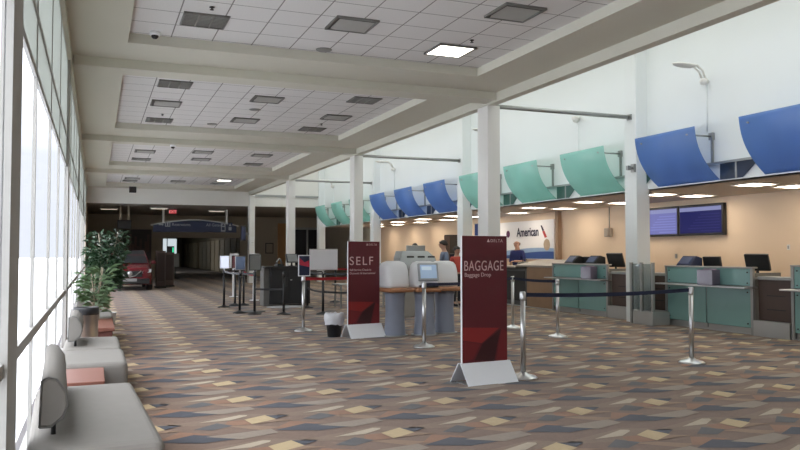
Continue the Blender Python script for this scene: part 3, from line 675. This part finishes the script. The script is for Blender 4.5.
# ------------------------------------------------------------------ benches along the windows
def bench(label, y0, y1, x1=.35, back=None, rz=0):
    t = thing('upholstered_bench', label, 'bench', (0, y0, 0), rz, 'grey benches along the windows'); L = y1 - y0
    B(-.28, x1 - .05, .05, L - .05, 0, .10, 'plinth', M_dark, t)
    B(-.33, x1, 0, L, .10, .455, 'seat', M_fab, t, .055, 4)
    if back:
        a, b = back; bx = -.27
        pr = [(0, .0), (.06, .0), (.125, .05), (.15, .12), (.14, .20), (.09, .275), (.045, .29), (.01, .27)]
        rr = []
        for u, w in ((0, .86), (.03, 1), (b - a - .03, 1), (b - a, .86)):
            rr.append([(bx + .075 + (x - .075) * w, a - y0 + u, .515 + .14 + (z - .14) * w) for x, z in pr])
        bk = MB().rings(rr).build('backrest', M_fab, t)
        for p in pr[:1]:
            for u in (0.012, b - a - .012): MB().tube([(bx + .075 + (x - .075) * .97, a - y0 + u, .515 + .14 + (z - .14) * .97) for x, z in pr + pr[:1]], .006, 6).build('piping', mat('dark grey piping', (.17, .165, .155), .8), bk)
        for u in (.12, (b - a) - .12): MB().tube([(bx + .075, a - y0 + u, .44), (bx + .075, a - y0 + u, .56)], .014, 8).build('back_post', M_black, t)
    return t
bench('long grey bench with a rounded backrest nearest the camera', 4.48, 6.62, .385, (4.76, 6.5), .04)
bench('short grey bench without a backrest beyond the first red brown side table', 7.85, 8.98, .31)
bench('grey bench with a backrest beside the silver waste bin', 9.05, 10.35, .29, (9.25, 10.3))
bench('grey bench standing behind the potted plants', 13.7, 15.3, .30, (13.8, 15.2))
bench('farthest grey bench along the windows', 18.2, 19.6, .28)
for y0, y1, x1, z, lb in ((6.95, 7.80, .09, .42, 'low red brown side table between the two nearest grey benches'), (11.55, 13.2, .27, .45, 'wide red brown side table beyond the silver waste bin'), (16.3, 17.6, .24, .46, 'far red brown side table beyond the potted plants')):
    t = thing('side_table', lb, 'side table', (0, y0, 0), 0, 'red brown side tables between the benches'); L = y1 - y0
    B(-.30, x1, 0, L, z - .05, z, 'top', M_terra, t, .006); B(-.27, x1 - .03, .03, L - .03, 0.02, z - .05, 'box', mat('dark red brown side', (.14, .05, .04), .45), t)

# silver waste bin
t = thing('waste_bin', 'round silver waste bin with a dark rim beside the window benches', 'bin', (-.10, 10.95, 0))
MB().lathe([(.148, 0), (.15, .01), (.15, .70), (.152, .70), (.152, .745)], n=28).build('body', M_steel, t)
MB().lathe([(.155, .69), (.158, .775), (.15, .79), (.125, .78), (.12, .70), (.001, .68)], n=28).build('rim', M_black, t)

# ------------------------------------------------------------------ plants
def plant(label, x, y, h, stems, spread, n, m, llen, lwid, zmin, seed, droop):
    random.seed(seed)
    t = thing('potted_plant', label, 'plant', (x, y, 0), 0, 'potted plants by the windows')
    MB().lathe([(.13, 0), (.15, .02), (.20, .34), (.21, .36), (.19, .36), (.18, .31), (.001, .31)], n=20).build('pot', mat('white planter', (.55, .54, .52), .6), t)
    MB().lathe([(.18, .30), (.1, .325), (.001, .33)], n=16).build('soil', mat('potting soil', (.05, .035, .025), .95, bump=.6), t)
    tips = []; st = MB()
    for i in range(stems):
        a = random.uniform(0, 2 * PI); r = spread * random.uniform(.15, .55); top = h * random.uniform(.55, .96)
        p = [(.05 * math.cos(a), .05 * math.sin(a), .3), (.3 * r * math.cos(a), .3 * r * math.sin(a), .3 + (top - .3) * .5), (r * math.cos(a), r * math.sin(a), top)]
        st.tube(p, [.022, .017, .008], 6); tips.append(p)
    st.build('stem', M_bark, t)
    lv = MB()
    for k in range(n):
        p = random.choice(tips); u = random.random() ** .6; z = zmin + (p[2][2] - zmin) * u
        f = (z - .3) / (p[2][2] - .3 + 1e-6); bx = p[2][0] * f; by = p[2][1] * f
        a = random.uniform(0, 2 * PI); sp = spread * (.35 + .75 * math.sin(PI * min(1, max(.05, (z - zmin) / (h - zmin + .1)))) ** .7)
        off = random.uniform(0, 1) ** .7 * sp * .75
        bx += off * math.cos(a) * .8; by += off * math.sin(a) * .8
        L = llen * random.uniform(.7, 1.2); W = lwid * random.uniform(.8, 1.2)
        d = Vector((math.cos(a + random.uniform(-.7, .7)), math.sin(a + random.uniform(-.7, .7)), random.uniform(-.2, .9))).normalized()
        s = d.cross(Vector((0, 0, 1))).normalized() * W
        o = Vector((bx, by, z)); m1 = o + d * L * .5 + Vector((0, 0, .02)); e = o + d * L - Vector((0, 0, droop * L))
        lim = lambda q: Vector((max(q.x, -.38 - x), q.y, q.z))
        lv.add([lim(o), lim(m1 + s), lim(e), lim(m1 - s)], [(0, 1, 2), (0, 2, 3)])
    lv.build('foliage', m, t)
    return t
plant('shorter spiky leaved pale green plant in front of the taller plant', .02, 13.46, 1.36, 7, .25, 300, M_leaf2, .20, .007, .52, 5, .15)
plant('tall dense dark green leafy plant in front of the red car', .20, 15.85, 2.04, 9, .40, 2000, M_leaf, .12, .018, .75, 11, .2)

# ------------------------------------------------------------------ car
M_cred = mat('dark red car paint', (.15, .009, .016), .25, .0, var=.03, spec=.6)
M_cglass = mat('car glass', (.02, .025, .028), .08)
car = thing('car', 'dark red compact car parked in the hall behind the plants', 'car', (1.30, 32.3, 0))
W2 = .89
def ring_at(y, zb, zt, w, tuck=.06, n=7):
    """closed cross section across the car"""
    pts = [(-w + tuck, y, zb), (w - tuck, y, zb), (w, y, zb + .18), (w + .0, y, zb + (zt - zb) * .55), (w - .05, y, zt - .05), (w - .14, y, zt)]
    return pts + [(-w + .14, y, zt), (-w + .05, y, zt - .05), (-w, y, zb + (zt - zb) * .55), (-w, y, zb + .18)]
MB().rings([ring_at(y, zb, zt, w) for y, zb, zt, w in ((0, .32, .78, .66), (.06, .27, .86, .76), (.25, .24, .94, .85), (.7, .24, 1.02, .89), (1.15, .24, 1.08, .9), (2.4, .24, 1.08, .91), (3.8, .25, 1.08, .90), (4.4, .3, 1.05, .83), (4.6, .38, .95, .72))]).build('body', M_cred, car)
def green(y, zb, zt, wb, wt): return [(-wb, y, zb), (wb, y, zb), (wt, y, zt), (-wt, y, zt)]
MB().rings([[(-.80, 1.05, 1.05), (.80, 1.05, 1.05), (.79, 1.1, 1.07), (-.79, 1.1, 1.07)], [(-.80, 1.5, 1.05), (.80, 1.5, 1.05), (.69, 1.5, 1.44), (-.69, 1.5, 1.44)], [(-.80, 1.85, 1.05), (.80, 1.85, 1.05), (.63, 1.85, 1.64), (-.63, 1.85, 1.64)], [(-.80, 3.5, 1.05), (.80, 3.5, 1.05), (.62, 3.5, 1.64), (-.62, 3.5, 1.64)], [(-.78, 4.3, 1.05), (.78, 4.3, 1.05), (.70, 4.2, 1.2), (-.70, 4.2, 1.2)]], smooth=False).build('cabin', M_cred, car, .04, 3)
MB().add([(-.74, 1.08, 1.09), (.74, 1.08, 1.09), (.60, 1.80, 1.615), (-.60, 1.80, 1.615)], [(0, 1, 2, 3)]).build('windshield', M_cglass, car).location = (0, -.03, .02)
for s in (-1, 1):
    MB().add([(s * .83, 1.55, 1.12), (s * .83, 3.6, 1.12), (s * .66, 3.4, 1.56), (s * .66, 1.95, 1.56)], [(0, 1, 2, 3)]).build('side_window', M_cglass, car)
    mm = B(s * .98 - .1, s * .98 + .1, 1.25, 1.38, 1.05, 1.2, 'wing_mirror', M_cred, car, .03)
    hl = MB().prism([(s * .80, .04, .74), (s * .44, -.015, .70), (s * .48, -.01, .79), (s * .84, .16, .88)], (0, .14, 0)).build('headlight', mat('headlight glass', (.55, .56, .58), .1), car)
    MB().lathe([(.0, 0), (.05, .005), (.05, .02)], (s * .66, .04, .42), 12).build('fog_lamp', M_dsteel, car).rotation_euler = (0, 0, 0)
    for yy in (.85, 3.65):
        wh = MB(); n = 24
        wh.rings([[(s * x, yy + r * math.cos(2 * PI * i / n), .33 + r * math.sin(2 * PI * i / n)) for i in range(n)] for x, r in ((.66, .30), (.68, .33), (.88, .33), (.905, .30))])
        o = wh.build('wheel', M_black, car)
        MB().rings([[(s * x, yy + r * math.cos(2 * PI * i / n), .33 + r * math.sin(2 * PI * i / n)) for i in range(n)] for x, r in ((.90, .2), (.915, .19), (.90, .05))]).build('hub', M_steel, o)
B(-.46, .46, -.03, .06, .56, .80, 'grille', M_black, car, .02)
MB().tube([(-.42, -.04, .80), (-.2, -.05, .60), (0, -.055, .56), (.2, -.05, .60), (.42, -.04, .80)], .022, 8).build('grille_chrome', M_steel, car)
MB().lathe([(.0, -.012), (.085, -.01), (.095, .0), (.085, .01), (0, .012)], (0, 0, 0), 18).build('round_emblem', M_steel, car).matrix_local = Matrix.Translation((0, -.06, .70)) @ Matrix.Rotation(PI / 2, 4, 'X')
B(-.75, .75, -.02, .06, .27, .50, 'lower_bumper', M_black, car, .03); B(-.26, .26, -.05, -.02, .38, .50, 'number_plate', mat('plate grey', (.3, .3, .3), .5), car)
B(.05, .2, 1.3, 1.32, 1.28, 1.42, 'windshield_notice', M_paper, car).location = (-.45, -.06, .0)
for x, w_, h_, lb in ((2.66, .40, 1.62, 'dark brown upright display case beside the red car'), (3.1, .4, 1.55, 'dark brown upright display case beyond the red car')):
    t = thing('display_case', lb, 'display case', (x, 34.6 if x < 3 else 35.6, 0)); B(-w_ / 2, w_ / 2, 0, .5, .08, h_, 'body', M_brown, t, .02); B(-w_ / 2 - .03, w_ / 2 + .03, -.03, .53, 0, .08, 'plinth', M_dark, t); B(-w_ / 2 + .05, w_ / 2 - .05, -.012, 0, .3, h_ - .1, 'door', mat('brown glass door', (.05, .03, .025), .15), t)

# ------------------------------------------------------------------ overhead sign, exit sign
M_sgn = mat('navy sign face', (.016, .026, .075), .4); M_sl = mat('white sign lettering', (.45, .47, .5), .5)
t = thing('overhead_sign', 'navy arched overhead sign hanging before the far corridor', 'sign', (5.05, 42.5, 2.66))
n = 20; W = 2.2
pts = [(-W, 0, 0), (W, 0, 0)] + [(W - 2 * W * i / n, 0, .36 + .27 * math.sin(PI * i / n)) for i in range(n + 1)]
MB().prism(pts, (0, .14, 0)).build('board', M_sgn, t)
MB().tube([(-W - .12 + (2 * W + .24) * i / n, .06, .36 + .31 * math.sin(PI * i / n)) for i in range(n + 1)], .035, 8).build('arched_rail', M_col, t)
for s in (-1, 1): MB().tube([(s * 1.68, .06, .44), (s * 1.68, .06, 1.26)], .06, 8).build('hanger', M_col, t)
text('lettering', 'Restrooms', .22, M_sl, t, (-1.25, -.004, .33)); text('lettering', 'All Gates', .22, M_sl, t, (.55, -.004, .33))
B(-1.6, -1.33, -.008, 0, .28, .55, 'pictogram_plate', M_sl, t); m = MB()
for x in (-1.53, -1.40): m.lathe([(.0, -.02), (.025, 0), (0, .02)], (x, -.012, .50), 8); m.box(x - .03, x + .03, -.012, -.008, .33, .47)
m.build('pictogram', M_sgn, t); MB().prism([(-1.93, -.006, .36), (-1.72, -.006, .36), (-1.72, -.006, .30), (-1.68, -.006, .39), (-1.72, -.006, .48), (-1.72, -.006, .42), (-1.93, -.006, .42)], (0, -.002, 0)).build('arrow', M_sl, t)
for x in (1.48, 1.85):
    B(x - .12, x + .12, -.008, 0, .05, .55, 'pictogram_plate', M_sl if x < 1.6 else M_sgn, t)
    MB().prism([(x, -.012, .5), (x - .07, -.012, .36), (x + .07, -.012, .36)], (0, -.002, 0)).build('arrow', M_sgn if x < 1.6 else M_sl, t); MB().prism([(x - .08, -.012, .30), (x + .08, -.012, .30), (x + .08, -.012, .12), (x - .08, -.012, .12)], (0, -.002, 0)).build('pictogram', M_sgn if x < 1.6 else M_sl, t)
t = thing('exit_sign', 'small glowing red exit sign hanging above the navy overhead sign', 'exit sign', (3.80, 42, 3.6))
B(-.2, .2, -.04, .04, 0, .24, 'casing', M_dark, t, .01); B(-.185, .185, -.045, -.04, .015, .225, 'face', mat('exit red face', (.25, .01, .015), .4, emit=(.8, .03, .05), estr=.30), t); text('lettering', 'EXIT', .2, mat('exit letters', (.9, .3, .3), .4, emit=(1, .35, .35), estr=.8), t, (0, -.048, .05), align='CENTER'); MB().tube([(0, 0, .24), (0, 0, .32)], .015, 6).build('hanger', M_dsteel, t)
t = thing('hanging_sign', 'small dark sign on two pale rods hanging above the red car', 'sign', (1.35, 41.0, 2.75)); B(-.33, .33, -.04, .04, 0, .45, 'board', M_dark, t, .01)
for s in (-1, 1): MB().tube([(s * .2, 0, .45), (s * .2, 0, 1.17)], .05, 8).build('rod', M_far, t)
# things at the far end of the corridor
t = thing('green_lit_panel', 'tall glowing green panel far down the corridor', 'light panel', (5.75, 65, 0)); B(-.28, .28, -.05, .05, 0, 2.1, 'casing', M_dark, t); B(.12, .24, -.06, -.05, .2, 2.0, 'light_strip', mat('green glow', (.05, .6, .3), .4, emit=(.05, .75, .35), estr=.9), t)
t = thing('corridor_window', 'bright window at the far end of the corridor', 'window', (4.6, 75, 0), 0); t['kind'] = 'structure'
B(0, 2.6, 0, .1, 0.3, 2.9, 'pane', mat('daylit pane', (.8, .85, .85), .3, emit=(.75, .85, .9), estr=.8), t); B(-.1, 2.7, .02, .12, .2, .3, 'sill', M_dsteel, t)
for x in (0, .85, 1.7, 2.6): B(x - .04, x + .04, -.03, .1, .3, 2.9, 'frame_bar', M_dsteel, t)
t = thing('notice_stand', 'dark notice stand beside the corridor mouth', 'stand', (4.55, 48, 0)); B(-.2, .2, -.03, .03, .7, 1.5, 'notice', mat('white notice', (.4, .4, .38), .5), t); MB().lathe([(.2, 0), (.2, .02), (.02, .03), (.02, .8)], n=12).build('stand', M_dark, t)
t = thing('column_screen', 'dark screen mounted beside the farthest white column', 'screen', (6.98, 38.9, 2.15)); B(-.12, .12, -.08, .08, 0, .75, 'casing', M_dark, t, .01); B(-.1, .1, -.09, -.08, .05, .7, 'display', mat('dim blue display', (.05, .06, .12), .3), t); B(.1, .27, -.02, .02, .3, .4, 'bracket', M_dsteel, t)
t = thing('column_notice', 'white notice on the farthest white column', 'notice', (7.4, 38.66, 1.45)); B(-.12, .12, -.012, 0, 0, .9, 'sheet', M_paper, t); MB().lathe([(0, 0), (.06, 0), (.06, .01), (0, .01)], (0, -.02, .6), 14).build('symbol', M_dsteel, t)

# ------------------------------------------------------------------ people
M_skin = mat('skin', (.50, .30, .22), .55, var=.05)
def skin_obj(name, chains, m, parent, sub=2):
    """chains: list of (points, radii); the first point of a later chain may repeat an earlier point (it is merged)"""
    vs, es, rd, roots = [], [], [], []; idx = {}
    for pts, rs, root in chains:
        prev = None
        for p, r in zip(pts, rs):
            key = (round(p[0], 4), round(p[1], 4), round(p[2], 4))
            if key in idx and not root: i = idx[key]
            else:
                i = len(vs); vs.append(p); rd.append(r); idx[key] = i
                if root and prev is None: roots.append(i)
            if prev is not None and prev != i: es.append((prev, i))
            prev = i
    me = bpy.data.meshes.new(name); me.from_pydata(vs, es, []); me.materials.append(m)
    o = bpy.data.objects.new(name, me); C.objects.link(o); o.parent = parent
    sk = o.modifiers.new('skin', 'SKIN'); sk.use_smooth_shade = True
    for i, r in enumerate(rd):
        d = me.skin_vertices[0].data[i]; d.radius = (r, r) if not isinstance(r, tuple) else r; d.use_root = i in roots
    ss = o.modifiers.new('sub', 'SUBSURF'); ss.levels = sub; ss.render_levels = sub
    return o
def person(label, loc, rz, shirt, trouser, hair, arms, bald=False, group=None, H=1.75, long_hair=False, nod=.0):
    """faces local -Y"""
    t = thing('person', label, 'person', loc, rz, group); k = H / 1.75; t.scale = (k, k, k)
    pel, wst, chs, nck = (0, 0, .95), (0, .0, 1.10), (0, .01, 1.32), (0, .015, 1.47)
    ch = [([pel, wst, chs, nck, (0, -.0 - nod * .3, 1.545), (0, -.02 - nod, 1.60), (0, -.01 - nod, 1.66), (0, .005 - nod, 1.715)], [(.15, .11), (.135, .10), (.165, .11), .058, .055, (.072, .085), (.078, .095), (.055, .07)], True)]
    sl, tr, hands = [([pel, wst, chs, (0, .015, 1.45)], [(.17, .125), (.155, .12), (.185, .13), .085], True)], [([pel, (0, 0, 1.02)], [(.17, .125), (.16, .12)], True)], []
    for s, (el, wr, fd) in zip((-1, 1), arms):
        sh = (s * .185, .01, 1.40); el = (s * el[0], el[1], el[2]); wr = (s * wr[0], wr[1], wr[2])
        ch.append(([chs, sh, el, wr], [(.165, .11), .055, .042, .030], False)); sl.append(([chs, sh, el, tuple((Vector(el).lerp(Vector(wr), .12)))], [(.185, .13), .07, .058, .055], False))
        d = (Vector(wr) - Vector(el)).normalized(); d = (d * .6 + Vector(fd) * .4).normalized(); side = Vector((s, 0, 0)); side = (side - d * side.dot(d)).normalized(); nrm = d.cross(side)
        palm = Vector(wr) + d * .055; ch.append(([wr, tuple(palm)], [.030, (.036, .022)], False))
        for j, (o_, L) in enumerate(((-.027, .066), (-.009, .078), (.010, .074), (.027, .058))):
            b0 = palm + side * o_ * .7; b1 = palm + side * o_ + d * .04; b2 = b1 + d * L * .5 - nrm * .012; b3 = b2 + d * L * .42 - nrm * .024
            ch.append(([tuple(b0), tuple(b1), tuple(b2), tuple(b3)], [.010, .010, .009, .007], True))
        b1 = palm - side * .02 - d * .02; b2 = b1 - side * .03 + d * .025 - nrm * .01; b3 = b2 - side * .006 + d * .03 - nrm * .012
        ch.append(([tuple(b1), tuple(b2), tuple(b3)], [.012, .011, .008], True))
        hip, kn, an = (s * .095, 0, .90), (s * .10, -.015, .50), (s * .105, .02, .09)
        ch.append(([pel, hip, kn, an, (s * .115, -.13, .035)], [(.15, .11), .085, .055, .038, .035], False)); tr.append(([pel, hip, kn, (s * .105, .02, .12)], [(.17, .125), .098, .070, .062], False))
        skin_obj('shoe', [([(s * .105, .04, .055), (s * .11, -.06, .05), (s * .118, -.15, .035)], [.05, .048, .036], True)], M_black, t, 1)
    ch.append(([(0, -.02 - nod, 1.60), (0, -.11 - nod, 1.632)], [(.072, .085), .014], False))          # nose
    for s in (-1, 1): ch.append(([(0, -.01 - nod, 1.66), (s * .082, .01 - nod, 1.635)], [(.078, .095), .016], False))   # ears
    skin_obj('body', ch, M_skin, t)
    skin_obj('shirt', sl, shirt, t); skin_obj('trousers', tr, trouser, t)
    for s in (-1, 1): MB().lathe([(0, -.009), (.010, 0), (0, .009)], (s * .032, -.098 - nod, 1.645), 8).build('eye', M_dark, t)
    B(-.024, .024, -.104 - nod, -.088 - nod, 1.572, 1.580, 'mouth', mat('lip', (.30, .12, .10), .5), t, .003)
    if not bald:
        rr = []; n = 20
        for q in range(8):
            a = q / 7 * PI * .58
            rr.append([((.094 * math.sin(a) + .001) * math.cos(2 * PI * i / n), .004 - nod + (.112 * math.sin(a) + .001) * math.sin(2 * PI * i / n) + .012, 1.65 + .118 * math.cos(a) + (.05 * max(0, -math.sin(2 * PI * i / n)) if q > 4 else 0)) for i in range(n)])
        MB().rings(rr).build('hair', hair, t)
    else:
        MB().rings([[((.090 + .004 * q) * math.cos(PI * i / 12), .0 - nod + (.10 + .004 * q) * math.sin(PI * i / 12), 1.60 + .035 * q) for i in range(13)] for q in range(3)], cap=False).build('hair', hair, t)
    return t
hang = ((.24, .03, 1.12), (.25, -.04, .88), (0, 0, -1))
hold = ((.24, .02, 1.13), (.12, -.26, 1.14), (0, -1, 0))
M_hair = mat('dark hair', (.02, .015, .012), .6); M_trs = mat('dark trousers', (.03, .032, .04), .8)
person('bald clerk in a navy jacket standing behind the wood service desk', (12.55, 21.23, 0), -1.15, mat('navy jacket', (.02, .03, .15), .7), M_trs, mat('short grey hair', (.16, .12, .10), .8), (hang, hold), True, H=1.93)
m_ = person('dark haired person in a blue grey shirt holding a dark tablet behind the kiosks', (9.0, 19.17, 0), -1.8, mat('blue grey shirt', (.17, .21, .30), .8), M_trs, M_hair, (hold, hold), H=1.86, nod=.03)
person('dark haired person whose head shows above the grey check-in machine', (9.5, 22.42, 0), -.2, mat('charcoal top', (.05, .05, .06), .8), M_trs, M_hair, (hang, hang), H=1.82)
person('dark haired person in a red top beside the upper corner of the baggage sign', (9.6, 19.58, 0), .3, mat('red top', (.50, .07, .05), .8), M_trs, M_hair, (hang, hang), H=1.70)
t = thing('tablet', 'dark tablet held by the person in the blue grey shirt', 'tablet', (9.0, 19.17, 1.20), -1.8); MB().box(-.13, .13, -.02, .02, -.09, .09, 0, Matrix.Translation((0, -.40, .05)) @ Matrix.Rotation(-.9, 4, 'X')).build('casing', M_black, t, .006); MB().box(-.115, .115, .021, .023, -.075, .075, 0, Matrix.Translation((0, -.40, .05)) @ Matrix.Rotation(-.9, 4, 'X')).build('display', mat('tablet display', (.04, .05, .07), .2), t)

# ------------------------------------------------------------------ light, sky, camera
w = bpy.data.worlds.new('overcast sky'); SC.world = w; w.use_nodes = True
nt = w.node_tree; bg = nt.nodes['Background']; tc = nt.nodes.new('ShaderNodeTexCoord'); sp = nt.nodes.new('ShaderNodeSeparateXYZ'); nt.links.new(tc.outputs['Generated'], sp.inputs[0])
rp = nt.nodes.new('ShaderNodeValToRGB'); nt.links.new(sp.outputs['Z'], rp.inputs[0])
cr_ = rp.color_ramp; cr_.elements[0].position = 0; cr_.elements[0].color = (.145, .15, .16, 1); cr_.elements[1].position = 1; cr_.elements[1].color = (.97, .99, 1, 1)
for p_, c_ in ((.12, (.15, .155, .165, 1)), (.42, (.95, .97, 1, 1))):
    e_ = cr_.elements.new(p_); e_.color = c_
nt.links.new(rp.outputs['Color'], bg.inputs['Color']); bg.inputs['Strength'].default_value = 7.2
def portal(name, loc, rot, sx_, sy_):
    l = bpy.data.lights.new(name, 'AREA'); l.shape = 'RECTANGLE'; l.size = sx_; l.size_y = sy_; l.cycles.is_portal = True
    o = bpy.data.objects.new(name, l); C.objects.link(o); o.location = loc; o.rotation_euler = rot; o['kind'] = 'structure'
portal('daylight_portal_windows', (-.56, 15.5, 2.25), (0, -PI / 2, 0), 4.5, 47)
portal('daylight_portal_skylight', (9.31, 15.5, 7.12), (0, 0, 0), 3.78, 47)

cam = bpy.data.cameras.new('camera'); co = bpy.data.objects.new('camera', cam); C.objects.link(co)
cam.sensor_width = 36; cam.lens = 760 / 800 * 36; cam.clip_start = .05; cam.clip_end = 300
co.location = (0, 0, 1.5)
pitch = math.radians(2.1477); yaw = math.radians(-21.8346)
co.rotation_euler = (PI / 2 + pitch, 0, yaw); SC.camera = co
SC.view_settings.view_transform = 'Standard'; SC.view_settings.look = 'None'; SC.view_settings.gamma = 1; SC.view_settings.use_curve_mapping = False
SC.view_settings.exposure = 0.0
SC.cycles.use_denoising = True; SC.cycles.max_bounces = 10; SC.cycles.diffuse_bounces = 6; SC.cycles.transparent_max_bounces = 16; SC.cycles.sample_clamp_indirect = 6
SC.cycles.caustics_reflective = False; SC.cycles.caustics_refractive = False
bpy.context.view_layer.update()
